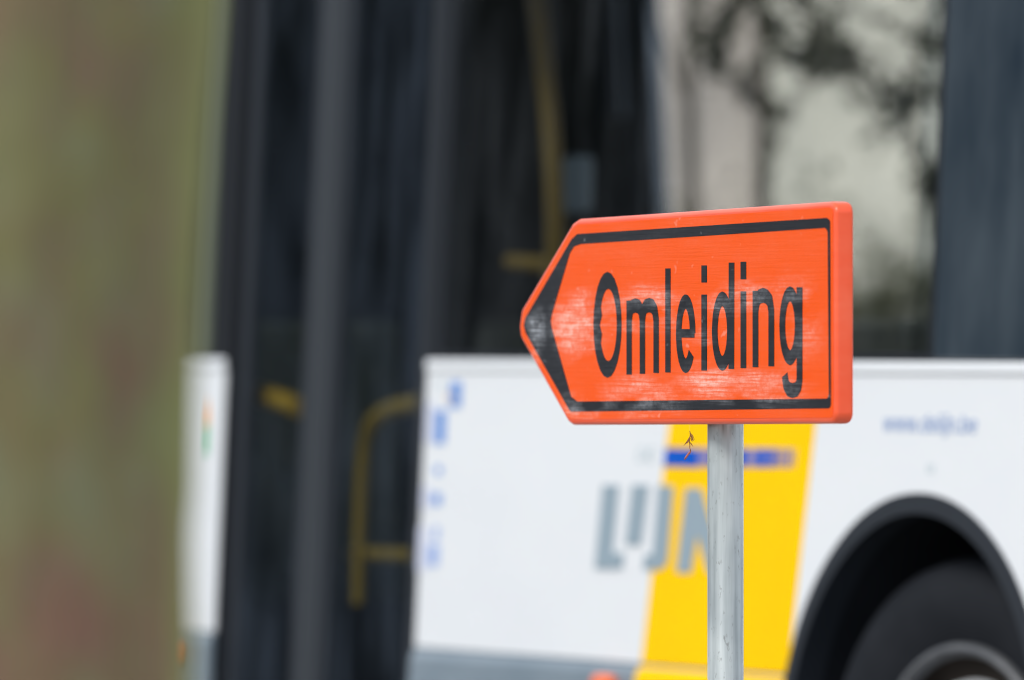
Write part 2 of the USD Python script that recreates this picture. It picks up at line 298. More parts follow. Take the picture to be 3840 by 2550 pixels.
def skirt(s0, s1, prof=skirt_prof, cut=True):
    pr = trimesh.creation.extrude_polygon(prof, s1 - s0, engine='earcut'); v = pr.vertices.copy()
    m = trimesh.Trimesh(np.stack([s0 + v[:, 2], v[:, 0], v[:, 1]], 1), pr.faces); m.fix_normals()
    if cut:
        a = m3.Manifold(m3.Mesh(m.vertices.astype(np.float32), m.faces.astype(np.uint32)))
        for ax in (AXF, AXR):
            k = m3.Manifold.extrude(m3.CrossSection([np.array(arch(ax, 0.624).exterior.coords)[:-1][::-1] if not arch(ax, 0.624).exterior.is_ccw else np.array(arch(ax, 0.624).exterior.coords)[:-1]]), 2.0).rotate([90, 0, 0]).translate([0, 1, 0])
            a = a - k
        m = trimesh.Trimesh(*meshkit.arrays(a)[:2])
    return m
# lower side panels
for mk in (lean, far):
    part('side_panel', plate(rect(-2.564 if mk is lean else -9.18, 2.62, HEM, BELT - .03).difference(arch(AXF, .624)).difference(arch(AXR, .624)), 0.0, 0.05), 'white_paint', side=mk)
    if mk is lean: part('side_panel', plate(rect(-9.18, -3.788, HEM, BELT - .03).difference(arch(AXR, .624)), 0.0, 0.008), 'white_paint', side=mk)
    for a, b in ((-2.564, 2.62), (-9.18, -3.788)) if mk is lean else ((-9.18, 2.62),):
        part('belt_rail', rbox(a, b, -.007, .05 if b > 0 else .006, BELT - .029, BELT, .006), 'white_paint', side=mk, smooth=35)
        for piece in skirt(a, b).split(): part('skirt_panel', piece, 'skirt_paint', side=mk)
    for ax in (AXF, AXR):
        a = Point(ax, WZ).buffer(.624, 48).difference(Point(ax, WZ).buffer(.578, 48)).intersection(rect(-20, 20, WZ, 3)).union(rect(ax - .624, ax - .578, .30, WZ)).union(rect(ax + .578, ax + .624, .30, WZ))
        part('wheel_arch_trim', plate(a, -.007, .07), 'arch_rubber', side=mk)
        w = Point(ax, WZ).buffer(.60, 32).difference(Point(ax, WZ).buffer(.58, 32)).intersection(rect(-20, 20, WZ, 3)).union(rect(ax - .60, ax - .58, .2, WZ)).union(rect(ax + .58, ax + .60, .2, WZ))
        part('wheel_well', cat_([plate(w, .07, .75), box(ax - .6, ax + .6, .75, .77, .2, 1.1)]), 'black_plastic', side=mk)
# windows, pillars, upper side
WT = 2.60
far_win = [(-5.97, -4.06), (-3.92, -2.20), (-2.0, -0.30), (-0.10, 2.30)]
part('window_pane', box(-2.50, -0.006, .012, .018, 1.44, WT - .02), 'window_glass'); part('window_pane', box(.55, 2.45, .012, .018, 1.44, WT - .02), 'window_glass')
part('window_pane', box(-9.0, -4.10, .012, .018, 1.44, WT - .02), 'door_glass')
for a, b in ((-6.0, -5.87), (-4.16, -4.05)): part('edge_fade_strip', box(a, b, .021, .023, 1.44, WT - .02), 'tinted_glass', side=far)  # added tinted strips, soften the edges of the bright view behind
part('edge_fade_strip', box(-.09, -.006, .009, .011, 1.44, WT - .02), 'edge_fade_glass')  # added strip that fades the bright view out towards this edge
for a, b in far_win: part('window_pane', box(a, b, .012, .018, 1.44, WT - .02), 'window_glass', side=far)
part('window_frame', plate(rect(-2.588, .012, BELT + .004, WT).difference(rect(-2.50, -.006, 1.44, WT - .02)), .006, .05), 'frame_rubber')
part('dark_glass_panel', rbox(.016, .53, .004, .05, BELT + .004, WT, .006), 'dark_glass_panel', smooth=35)
part('window_frame', plate(rect(.534, 2.62, BELT + .004, WT).difference(rect(.55, 2.45, 1.44, WT - .02)), .006, .05), 'frame_rubber')
part('window_post', rbox(-4.06, -3.896, .002, .022, BELT + .004, WT, .008), 'grey_post', smooth=35)
part('window_frame', plate(rect(-9.18, -4.064, BELT + .004, WT).difference(rect(-9.0, -4.10, 1.44, WT - .02)), .006, .05), 'frame_rubber')
part('window_frame', plate(rect(-3.893, -3.770, .30, WT).difference(rect(-3.9, -3.786, .30, BELT)), .010, .05), 'black_plastic')
fo = shapely.union_all([rect(a, b, 1.44, WT - .02) for a, b in far_win] + [rect(-6.17, -6.03, 2.14, WT - .02)])
part('window_pane', box(-6.17, -6.03, .012, .018, 2.14, WT - .02), 'tinted_glass', side=far)
part('window_frame', plate(rect(-9.18, 2.62, BELT + .004, WT).difference(fo), .006, .05), 'frame_rubber', side=far)
for mk in (lean, far): part('roof_cornice', rbox(RE + .05, FR - .1, 0, .06, WT + .004, 2.92, .02), 'white_paint', side=mk, smooth=35)
rp = np.array([(.10, 2.90), (.22, 3.0), (.5, ROOF), (BW - .5, ROOF), (BW - .22, 3.0), (BW - .10, 2.90)])
rf = trimesh.creation.extrude_polygon(Polygon(np.vstack([rp, rp[::-1] - [0, .04]])), FR - RE - .1, engine='earcut'); v = rf.vertices.copy()
rf = trimesh.Trimesh(np.stack([RE + .05 + v[:, 2], v[:, 0], v[:, 1]], 1), rf.faces, process=False); rf.invert()
obj('roof', rf, 'white_paint', bus)
# front and rear ends
obj('front_mask', rbox(2.63, FR, .02, BW - .02, .30, 1.15, .04), 'white_paint', bus, 35)
obj('windscreen', box(2.66, 2.70, .10, BW - .10, 1.16, 2.60), 'door_glass', bus)
obj('destination_box', rbox(2.60, 2.71, .10, BW - .10, 2.62, 2.96, .03), 'black_plastic', bus, 35)
for y in (.30, BW - .30): obj('headlight', rbox(2.69, 2.735, y - .15, y + .15, .62, .80, .02), 'headlamp_glass', bus, 35)
obj('rear_panel', rbox(RE, RE + .06, .06, BW - .06, .32, 1.6, .03), 'white_paint', bus, 35)
obj('rear_window', box(RE + .02, RE + .05, .15, BW - .15, 1.62, 2.62), 'door_glass', bus)
obj('rear_cap', rbox(RE, RE + .06, .08, BW - .08, 2.64, 2.95, .03), 'white_paint', bus, 35)
for y in (.25, BW - .25): obj('tail_light', rbox(RE - .02, RE + .02, y - .06, y + .06, .9, 1.3, .01), 'lamp_red', bus, 35)
# wheels
def wheel(ax, y, flip=False, steer=0.0):
    k = -1 if flip else 1
    ty = [(.284, .022), (.325, .004), (.375, -.004), (.415, .0), (.448, .016), (.468, .040), (.4775, .075), (.478, .20), (.468, .235), (.42, .26), (.32, .25)]
    def fl(m):
        x_, y_ = m.vertices[:, 0], k * (m.vertices[:, 1] - .13); cs, sn = math.cos(math.radians(steer)), math.sin(math.radians(steer))
        return trimesh.Trimesh(np.stack([ax + x_ * cs - y_ * sn, y + k * .13 + x_ * sn + y_ * cs, m.vertices[:, 2] + WZ], 1), m.faces if k > 0 else m.faces[:, ::-1], process=False)
    def fixed(prof):
        m = revolve(prof); m = fl(m); return m
    w = UsdGeom.Xform.Define(stage, numbered(str(bus.GetPath()) + '/wheel')).GetPrim()
    obj('tyre', fixed(ty), 'tyre_rubber', w, True)
    obj('rim_flange', fixed([(.252, .030), (.258, .012), (.266, .000), (.277, .002), (.284, .014), (.281, .04)]), 'rim_paint', w, True)
    obj('rim_dish', fixed([(.264, .028), (.252, .060), (.230, .075), (.19, .070), (.17, .045)]), 'brake_dust', w, True)
    obj('hub', fixed([(.20, .058), (.195, .030), (.178, .018), (.12, .010), (.105, -.02), (.085, -.035), (.0005, -.038)]), 'hub_metal', w, True)
    b = []
    for i in range(10):
        t = i * math.pi / 5; m = trimesh.creation.cylinder(.014, .03, sections=6); m.apply_transform(trimesh.transformations.rotation_matrix(math.pi / 2, [1, 0, 0])); m.apply_translation([.150 * math.cos(t), .004, .150 * math.sin(t)]); b.append(fl(m))
    for m in b: obj('wheel_nut', m, 'rim_paint', w)
for ax in (AXF, AXR):
    st = 13.0 if ax == AXF else 0.0          # the front wheels are turned a little
    wheel(ax - .026 * (st > 0), .092, False, st); wheel(ax, BW - .092, True, st)
# middle door
D0, D1, DM = -3.762, -2.596, -3.178
obj('door_frame', lean(cat_([box(D0, D0 + .02, .02, .06, .34, WT), box(D1 - .012, D1, .02, .06, .34, WT), box(D0 + .02, D1 - .012, .02, .06, WT - .03, WT)])), 'black_plastic', bus)
for a, b, hinge in ((D0 + .024, DM - .116, 'l'), (DM - .006, D1 - .016, 'r')):
    d = UsdGeom.Xform.Define(stage, numbered(str(bus.GetPath()) + '/door')).GetPrim()
    fr = rect(a, b, .36, WT - .04).difference(rect(a + .05, b - .05, .46, WT - .10))
    obj('door_rim', lean(plate(fr, .022, .050)), 'arch_rubber', d)
    obj('door_pane', lean(box(a + .045, b - .045, .030, .036, .45, WT - .09)), 'door_glass', d)
    if hinge == 'l': obj('door_seal', lean(rbox(DM - .118, DM - .062, .012, .046, .36, WT - .04, .014)), 'seal_rubber', d, 35)
    else: obj('door_seal', lean(rbox(DM - .060, DM - .004, .012, .046, .36, WT - .04, .014)), 'seal_rubber', d, 35)
    if hinge == 'l':
        rail = tube([(-3.80 + .0, .10, 1.329), (-3.66, .11, 1.311), (-3.525, .10, 1.292)], .026)
        obj('grab_rail', lean(rail), 'rail_yellow', d, 40)
    else:
        pts = [.035, 0, 0] + curve([(-2.80, .10, 1.312), (-2.864, .10, 1.307), (-3.002, .10, 1.292), (-3.09, .10, 1.266), (-3.142, .10, 1.221), (-3.160, .10, 1.159), (-3.162, .10, 1.0), (-3.156, .10, .88), (-3.150, .10, .785)], 8)
        obj('grab_rail', lean(tube(pts, np.interp(np.linspace(0, 1, len(pts)), [0, .4, .55, 1], [.025, .023, .016, .015]))), 'rail_yellow_dim', d, 40)
        obj('grab_rail', lean(tube([(-3.225, .125, .915), (-3.0, .125, .917), (-2.80, .125, .919)], .017)), 'rail_yellow_dim', d, 40)
# inside: floor, ceiling, far wall, engine tower, seats, poles
obj('floor', box(RE + .1, FR - .1, .80, BW - .80, .30, .34), 'interior_floor', bus)
for a, b in ((-2.60, AXF - .66), (-5.2, -2.60), (AXF + .66, 2.6), (-9.1, AXR - .66)):
    for y0, y1 in ((.06, .80), (BW - .80, BW - .06)): obj('floor', box(a, b, y0, y1, .30, .34), 'interior_floor', bus)
obj('ceiling', box(RE + .1, FR - .1, .13, BW - .13, 2.66, 2.69), 'interior_dark', bus)
part('inner_wall', plate(rect(-9.1, 2.6, .345, WT).difference(fo), .055, .075), 'interior_dark', side=far)
ao = arch(AXF, .64).union(arch(AXR, .64))
part('inner_wall', plate(rect(-2.58, 2.6, .345, BELT - .02).difference(ao), .08, .095), 'interior_dark'); part('inner_wall', plate(rect(-9.1, -3.80, .345, BELT - .02).difference(ao), .08, .095), 'interior_dark')
obj('rear_bulkhead', rbox(-9.05, -6.45, 1.55, 2.36, .35, 2.64, .03), 'interior_dark', bus, 35)
obj('rear_bulkhead', box(-9.08, -9.05, .15, 2.36, .35, 2.64), 'interior_dark', bus)
obj('driver_partition', rbox(1.55, 1.60, .10, 2.38, .35, 2.1, .012), 'interior_dark', bus, 35)
for x, y in ((-2.2, 1.55), (-1.3, 1.55), (-4.4, 1.55), (-5.3, 1.55), (-0.75, .15), (-4.6, .15), (-5.5, .15), (-6.3, .15)):
    se = UsdGeom.Xform.Define(stage, numbered(str(bus.GetPath()) + '/passenger_seat')).GetPrim()
    z = .75
    obj('seat_cushion', rbox(x, x + .45, y, y + .80, z, z + .10, .03), 'seat_fabric', se, 40)
    obj('seat_back', rbox(x - .10, x - .02, y, y + .80, z + .02, 1.52, .03), 'seat_fabric', se, 40)
    obj('seat_leg', box(x + .1, x + .3, y + .3, y + .5, .34, z), 'black_plastic', se)
gp = [(-3.10, .50, 2.60), (-3.059, .50, 2.426), (-3.032, .50, 2.357), (-2.973, .50, 2.186), (-2.919, .50, 2.015), (-2.876, .50, 1.812), (-2.862, .50, 1.63), (-2.862, .50, 1.0), (-2.862, .50, .34)]
obj('grab_pole', lean(tube(curve(gp, 8), .025)), 'pole_yellow_dim', bus, 40)
obj('grab_rail', lean(tube([(-3.12, .50, 1.675), (-3.0, .50, 1.67), (-2.88, .50, 1.665)], .02)), 'pole_yellow_dim', bus, 40)
obj('added_pale_box', lean(rbox(-2.985, -2.905, .56, .63, 1.80, 1.95, .02)), 'pale_box_blue', bus, 35)  # made-up box, its colour stands in for a pale patch of light
# markings on the side
T0, T1 = -.0016, .002
def decal(name, poly, mat, parent=None, y=0.0): return part(name, plate(poly, T0 - y, T1 - y), mat, parent)
ys = Polygon([(-1.2201, 1.39), (-1.3255, HEM), (-.5918, HEM), (-.4930, 1.39)])
st = decal('yellow_stripe', ys, 'yellow_film')
sk = Polygon([(0.0015, .692), (-.0140, .6685), (-.0160, .60), (-.0075, .30), (-.004, .30), (-.010, .60), (-.010, .667), (.006, .688)])
m = skirt(-1.42, -.55, sk, False); v = m.vertices.copy()
kx = (v[:, 2] - HEM) * .145
v[:, 0] = np.where(v[:, 0] < -1, -1.3262, -.5905) + kx; m.vertices = v
part('yellow_stripe', m, 'yellow_film')
LET = {'L': [(-1.5577, 1.1149), (-1.4906, 1.1159), (-1.5079, .952), (-1.4482, .9533), (-1.4523, .9216), (-1.5792, .9186)],
       'I': [(-1.4035, 1.1173), (-1.3356, 1.1183), (-1.3604, .981), (-1.424, .9797)],
       'J': [(-1.2679, 1.1185), (-1.2041, 1.1183), (-1.2169, .9496), (-1.2242, .9352), (-1.2511, .9236), (-1.3257, .9226), (-1.3223, .952), (-1.289, .9536), (-1.2811, .9623)],
       'N': [(-1.13, 1.1154), (-1.0594, 1.1165), (-.9822, 1.0072), (-.9627, 1.118), (-.9033, 1.1189), (-.9274, .9221), (-.998, .9204), (-1.0673, 1.0175), (-1.0924, .9181), (-1.1591, .9185)]}
def thicker(P, d, q=.45): return shapely.affinity.scale(shapely.affinity.scale(P, q, 1, origin=(0, 0)).buffer(d, join_style='mitre'), 1 / q, 1, origin=(0, 0))
for k in 'LIJN': decal('logo_letter', thicker(Polygon(LET[k]), .0035 if k != 'N' else .002), 'logo_grey', None, .0022)
def text(txt, h, x0, x1, z, mat, name, slant=0.0, y=.0006):
    t = meshkit.text_mesh(txt, h, .002); v = t.vertices.copy(); v[:, 0] += slant * v[:, 1]
    v[:, 0] = x0 + (v[:, 0] - v[:, 0].min()) / (np.ptp(v[:, 0])) * (x1 - x0)
    m = trimesh.Trimesh(np.stack([v[:, 0], -y - v[:, 2] + .001, z + v[:, 1]], 1), t.faces, process=False)
    if m.volume < 0: m.invert()
    return part(name, m, mat)
text('DE', .034, -1.395, -1.300, 1.178, 'pale_grey_print', 'logo_letter', .15)
text('www.delijn.be', .040, -.186, .238, 1.262, 'blue_grey_print', 'web_address', .12)
text('II', .018, .018, .056, 1.171, 'pale_grey_print', 'small_mark')
BARS = [(-1.2515, -1.0755, 'blue_film'), (-1.0755, -1.021, 'violet_film'), (-1.0181, -.9437, 'blue_film'), (-.9363, -.8928, 'violet_film'), (-.8854, -.834, 'blue_film'), (-.834, -.786, 'violet_film'), (-.786, -.7435, 'blue_film'), (-.7435, -.7255, 'violet_film'),
        (-.7255, -.7055, 'blue_film'), (-.7017, -.6865, 'violet_film'), (-.6803, -.6676, 'violet_film'), (-.6604, -.6507, 'violet_film'), (-.642, -.6248, 'violet_film'), (-.6237, -.6180, 'violet_film'), (-.6048, -.6005, 'violet_film')]
for a, b, mt in BARS:
    zc = 1.190 + (a + 1.25) * .009
    decal('logo_bar', Polygon([(a, zc - .0215), (b, zc - .0215), (b + .005, zc + .0215), (a + .005, zc + .0215)]), mt, None, .0022)
for x0, x1, z0, z1, mt in ((-2.492, -2.476, 1.345, 1.372, 'pale_grey_print'), (-2.425, -2.365, 1.300, 1.366, 'sticker_blue'), (-2.447, -2.405, 1.315, 1.335, 'sticker_peach'),
                           (-2.500, -2.445, 1.208, 1.293, 'sticker_blue'), (-2.560, -2.508, 1.21, 1.31, 'sticker_lavender'), (-2.563, -2.512, 1.045, 1.10, 'sticker_lavender'), (-2.570, -2.520, .885, 1.00, 'sticker_lavender'), (-2.492, -2.458, 1.131, 1.152, 'sticker_blue'),
                           (-2.498, -2.452, 1.054, 1.083, 'sticker_blue'), (-2.485, -2.455, .965, 1.00, 'sticker_pale_blue'), (-2.51, -2.45, .90, .955, 'sticker_pale_blue')):
    decal('sticker', rect(x0, x1, z0, z1).buffer(-.006).buffer(.006), mt)
decal('sticker', Polygon([(-3.918, 1.243), (-3.876, 1.243), (-3.880, 1.275), (-3.895, 1.315), (-3.912, 1.275)]), 'sticker_orange')
decal('sticker', rect(-3.912, -3.874, 1.165, 1.241), 'sticker_green')
for x, hw in ((-1.467, .048), (-3.990, .030), (-7.6, .062), (1.6, .062)): part('marker_lamp', rbox(x - hw, x + hw, -.044, -.008, .604, .663, .017), 'lamp_orange', smooth=35)

# ------------------------------------------------------------------ the direction sign on its pole. Local frame: x along the board, y away from its face, z up
GLARE_PATCH = [(x + .05, z + .025, a, b, g) for x, z, a, b, g in ((-.965, 1.490, .075, .060, 1.5), (-.985, 1.44, .06, .05, .9), (-.74, 1.495, .20, .085, 1.0), (-.40, 1.525, .36, .050, 1.0), (-.02, 1.545, .30, .035, .8), (.33, 1.50, .16, .12, .55), (.05, 1.385, .42, .045, 1.0), (-.45, 1.365, .35, .050, .8), (-.72, 1.345, .14, .035, 1.2), (-.15, 1.46, .12, .06, .6))]  # pale patches that carry sky glare in the film colour
def sheet(name, base, rough, scuff_glare, pale, speck=0.0):
    """Reflective film: base colour under horizontal scuffs and painted-in pale sky glare, with pale specks; rougher there."""
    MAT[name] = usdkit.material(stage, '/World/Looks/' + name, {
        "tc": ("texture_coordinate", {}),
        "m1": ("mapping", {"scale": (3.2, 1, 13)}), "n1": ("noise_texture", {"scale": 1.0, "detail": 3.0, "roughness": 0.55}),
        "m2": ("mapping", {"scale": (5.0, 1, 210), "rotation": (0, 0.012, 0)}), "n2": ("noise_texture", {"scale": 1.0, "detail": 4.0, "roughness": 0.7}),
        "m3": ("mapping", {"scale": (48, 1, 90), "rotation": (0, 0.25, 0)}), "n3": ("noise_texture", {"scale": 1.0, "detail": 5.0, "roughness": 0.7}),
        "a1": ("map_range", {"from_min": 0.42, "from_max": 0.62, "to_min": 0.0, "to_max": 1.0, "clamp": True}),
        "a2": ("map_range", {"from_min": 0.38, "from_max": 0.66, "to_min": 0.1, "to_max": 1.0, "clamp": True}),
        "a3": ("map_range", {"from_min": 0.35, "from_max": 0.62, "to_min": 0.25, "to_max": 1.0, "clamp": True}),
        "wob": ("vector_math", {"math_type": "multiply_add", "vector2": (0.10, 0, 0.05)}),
        **{f"q{k}": ("mapping", {"mapping_type": "texture", "location": (px, 0, pz), "scale": (rx, 1e3, rz)}) for k, (px, pz, rx, rz, _) in enumerate(GLARE_PATCH)},
        **{f"d{k}": ("vector_math", {"math_type": "length"}) for k in range(len(GLARE_PATCH))},
        **{f"e{k}": ("map_range", {"range_type": "smoothstep", "from_min": 0.25, "from_max": 1.0, "to_min": g, "to_max": 0.05, "clamp": True}) for k, (_, _, _, _, g) in enumerate(GLARE_PATCH)},
        **{f"h{k}": ("math", {"math_type": "maximum"}) for k in range(1, len(GLARE_PATCH))},
        "x1": ("math", {"math_type": "multiply"}), "x2": ("math", {"math_type": "multiply"}), "x3": ("math", {"math_type": "multiply"}), "x4": ("math", {"math_type": "multiply", "value2": scuff_glare, "use_clamp": True}),
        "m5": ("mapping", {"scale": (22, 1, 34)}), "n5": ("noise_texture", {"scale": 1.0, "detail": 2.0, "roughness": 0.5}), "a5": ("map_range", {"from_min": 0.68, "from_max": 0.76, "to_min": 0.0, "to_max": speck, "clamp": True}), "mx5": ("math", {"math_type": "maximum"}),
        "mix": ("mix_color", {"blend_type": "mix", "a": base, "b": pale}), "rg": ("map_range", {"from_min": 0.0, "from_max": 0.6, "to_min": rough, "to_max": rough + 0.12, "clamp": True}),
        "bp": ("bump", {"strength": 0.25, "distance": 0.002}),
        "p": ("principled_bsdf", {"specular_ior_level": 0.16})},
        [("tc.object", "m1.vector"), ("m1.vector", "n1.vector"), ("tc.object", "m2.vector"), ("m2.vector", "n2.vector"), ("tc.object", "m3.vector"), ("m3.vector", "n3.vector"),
         ("n1.fac", "a1.value"), ("n2.fac", "a2.value"), ("n3.fac", "a3.value"), ("n1.color", "wob.vector1"), ("tc.object", "wob.vector3"), *[("wob.vector", f"q{k}.vector") for k in range(len(GLARE_PATCH))], *[(f"q{k}.vector", f"d{k}.vector1") for k in range(len(GLARE_PATCH))], *[(f"d{k}.value", f"e{k}.value") for k in range(len(GLARE_PATCH))],
         ("e0.result", "h1.value1"), *[(f"h{k}.value", f"h{k + 1}.value1") for k in range(1, len(GLARE_PATCH) - 1)], *[(f"e{k}.result", f"h{k}.value2") for k in range(1, len(GLARE_PATCH))],
         ("a1.result", "x1.value1"), ("a2.result", "x1.value2"), ("x1.value", "x2.value1"), ("a3.result", "x2.value2"), ("x2.value", "x3.value1"), (f"h{len(GLARE_PATCH) - 1}.value", "x3.value2"), ("x3.value", "x4.value1"),
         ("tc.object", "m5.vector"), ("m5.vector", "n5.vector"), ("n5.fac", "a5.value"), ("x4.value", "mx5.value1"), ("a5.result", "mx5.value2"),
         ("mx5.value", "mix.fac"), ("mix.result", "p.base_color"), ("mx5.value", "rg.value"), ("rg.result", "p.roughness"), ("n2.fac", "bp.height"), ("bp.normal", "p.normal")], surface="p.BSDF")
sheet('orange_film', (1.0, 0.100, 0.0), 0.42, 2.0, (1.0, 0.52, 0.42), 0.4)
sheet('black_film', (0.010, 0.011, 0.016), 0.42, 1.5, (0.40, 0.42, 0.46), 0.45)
mottled('orange_plastic', (0.97, 0.10, 0.03), (1.0, 0.15, 0.065), (5, 5, 14), 0.30, 0.5, detail=6.0, lo=0.35, hi=0.75)
sign = thing('direction_sign', 'orange arrow shaped diversion sign reading Omleiding, on a galvanised pole', 'road sign', (0.3918, 15.4617, 0), -69.2)
BOARD = [(-.7525, 1.6993), (.472, 1.7138), (.4902, 1.7107), (.4975, 1.7026), (.4975, 1.3335), (.4916, 1.3255), (.4756, 1.3225), (-.7863, 1.3088), (-.8076, 1.3147), (-1.0576, 1.4729), (-1.0664, 1.4947), (-1.0533, 1.5289), (-.7821, 1.692)]
bp = Polygon(BOARD).buffer(-.020).buffer(.020, 10)
TK, R = .036, .008
layers = []
for y, ins in [(R * (1 - math.cos(t)), R * (1 - math.sin(t))) for t in np.linspace(0, math.pi / 2, 6)]:
    cs = np.array(bp.buffer(-ins).segmentize(.03).exterior.coords)
    layers += [np.stack([cs[:, 0], np.full(len(cs), y), cs[:, 1]], 1), np.stack([cs[:, 0], np.full(len(cs), TK - y), cs[:, 1]], 1)]
obj('board', trimesh.convex.convex_hull(np.vstack(layers)), 'orange_plastic', sign, 25)
film = Polygon(BOARD).buffer(-.0105).buffer(-.006).buffer(.006, 8)
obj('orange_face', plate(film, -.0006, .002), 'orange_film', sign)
BO = [(-.7525, 1.6708), (.461, 1.6852), (.4756, 1.6802), (.4793, 1.3547), (.4705, 1.3498), (-.7863, 1.3342), (-.7965, 1.3385), (-1.0271, 1.4838), (-1.0375, 1.4993), (-1.0271, 1.5133), (-.7821, 1.6614)]
BI = [(-.7339, 1.6517), (.4537, 1.6677), (.4647, 1.6618), (.4705, 1.3717), (.461, 1.3668), (-.7525, 1.3535), (-.7846, 1.3625), (-.8861, 1.4914), (-.893, 1.5068), (-.8861, 1.5191), (-.7906, 1.6354), (-.7694, 1.6475)]
rd = lambda P, r: Polygon(P).buffer(-r).buffer(r, 8)
bo, bi = rd(BO, .006), Polygon(BI).buffer(.008).buffer(-.016).buffer(.008, 8)
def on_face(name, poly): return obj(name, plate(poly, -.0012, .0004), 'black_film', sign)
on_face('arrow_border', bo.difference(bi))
HS = .0132
stroke = lambda *ls: shapely.union_all([LineString(l).buffer(HS, cap_style='flat', join_style='round', quad_segs=6) for l in ls])
LT = [
 ('m', [[(-.4855, 1.5436), (-.4855, 1.4056)], [(-.4855, 1.5059), (-.4798, 1.5246), (-.47, 1.5324), (-.4536, 1.5344), (-.4373, 1.5323), (-.4251, 1.5244), (-.4186, 1.5058), (-.4186, 1.4073)], [(-.4186, 1.5058), (-.4129, 1.525), (-.4016, 1.5327), (-.3846, 1.5348), (-.3684, 1.5326), (-.3563, 1.5248), (-.3498, 1.5071), (-.3498, 1.4091)]]),
 ('l', [[(-.2912, 1.602), (-.2912, 1.4102)]]),
 ('e', [[(-.1697, 1.4816), (-.1706, 1.4953), (-.1733, 1.5082), (-.1777, 1.5197), (-.1835, 1.5291), (-.1904, 1.5359), (-.198, 1.5398), (-.206, 1.5405), (-.2138, 1.538), (-.2211, 1.5324), (-.2274, 1.524), (-.2325, 1.5133), (-.2359, 1.5009), (-.2376, 1.4874), (-.2375, 1.4736), (-.2355, 1.4602), (-.2317, 1.4481), (-.2264, 1.4377), (-.2199, 1.4298), (-.2125, 1.4247), (-.2046, 1.4227), (-.1967, 1.4239), (-.1892, 1.4283), (-.1824, 1.4356), (-.1769, 1.4454)]]),
 ('i', [[(-.1139, 1.5529), (-.1139, 1.4144)], [(-.1139, 1.6062), (-.1139, 1.575)]]),
 ('d', [[(.0106, 1.4862), (.0093, 1.5013), (.0057, 1.5154), (-.0001, 1.5276), (-.0076, 1.5369), (-.0164, 1.5428), (-.0258, 1.5448), (-.0352, 1.5429), (-.044, 1.5371), (-.0516, 1.5278), (-.0574, 1.5156), (-.0611, 1.5014), (-.0623, 1.4862), (-.0611, 1.471), (-.0574, 1.4569), (-.0516, 1.4447), (-.044, 1.4354), (-.0352, 1.4295), (-.0258, 1.4276), (-.0164, 1.4296), (-.0076, 1.4355), (-.0001, 1.4448), (.0057, 1.4569), (.0093, 1.471), (.0106, 1.4862)], [(.0183, 1.6101), (.0170, 1.4177)]]),
 ('i', [[(.0744, 1.5578), (.0744, 1.4194)], [(.0744, 1.6111), (.0744, 1.5796)]]),
 ('n', [[(.1316, 1.5584), (.1316, 1.4213)], [(.1316, 1.5221), (.1385, 1.5406), (.1506, 1.5481), (.1673, 1.5503), (.1839, 1.5479), (.199, 1.5404), (.2058, 1.5218), (.2058, 1.423)]]),
 ('g', [[(.3285, 1.4953), (.3273, 1.51), (.3237, 1.5237), (.318, 1.5355), (.3107, 1.5446), (.302, 1.5503), (.2928, 1.5523), (.2835, 1.5504), (.2749, 1.5448), (.2674, 1.5357), (.2617, 1.5239), (.2581, 1.5102), (.2569, 1.4954), (.2581, 1.4807), (.2617, 1.4669), (.2674, 1.4551), (.2749, 1.446), (.2835, 1.4404), (.2928, 1.4384), (.302, 1.4404), (.3107, 1.4461), (.318, 1.4551), (.3237, 1.4669), (.3273, 1.4806), (.3285, 1.4953)], [(.3367, 1.5638), (.3367, 1.401), (.3329, 1.3895), (.3225, 1.3825), (.304, 1.3801), (.2861, 1.3823), (.2741, 1.3906), (.2681, 1.4079)]])]
OO = [(-.5241, 1.4985), (-.5265, 1.5241), (-.5337, 1.548), (-.5451, 1.5686), (-.5599, 1.5845), (-.5773, 1.5945), (-.5959, 1.5981), (-.6146, 1.5948), (-.6321, 1.585), (-.6471, 1.5692), (-.6587, 1.5486), (-.6659, 1.5246), (-.6684, 1.4987), (-.6659, 1.4729), (-.6587, 1.4488), (-.6471, 1.4281), (-.6321, 1.4123), (-.6146, 1.4024), (-.5959, 1.3991), (-.5773, 1.4026), (-.5599, 1.4126), (-.5451, 1.4284), (-.5337, 1.4489), (-.5265, 1.4728)]
OI = [(-.548, 1.4982), (-.5495, 1.5157), (-.5538, 1.5321), (-.5608, 1.5462), (-.5698, 1.557), (-.5804, 1.5638), (-.5918, 1.5662), (-.6032, 1.5639), (-.6138, 1.5572), (-.6229, 1.5464), (-.6299, 1.5324), (-.6243, 1.516), (-.6358, 1.4984), (-.6243, 1.4807), (-.6299, 1.4643), (-.6229, 1.4502), (-.6138, 1.4394), (-.6032, 1.4326), (-.5918, 1.4304), (-.5804, 1.4327), (-.5698, 1.4395), (-.5608, 1.4503), (-.5538, 1.4643), (-.5495, 1.4807)]
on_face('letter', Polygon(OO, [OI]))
for ch, ls in LT:
    sh = stroke(*ls)
    if ch == 'e': sh = sh.union(LineString([(-.2378, 1.4823), (-.161, 1.4822)]).buffer(.0078, cap_style='flat'))
    on_face('letter', sh.buffer(.0004).buffer(-.0004))
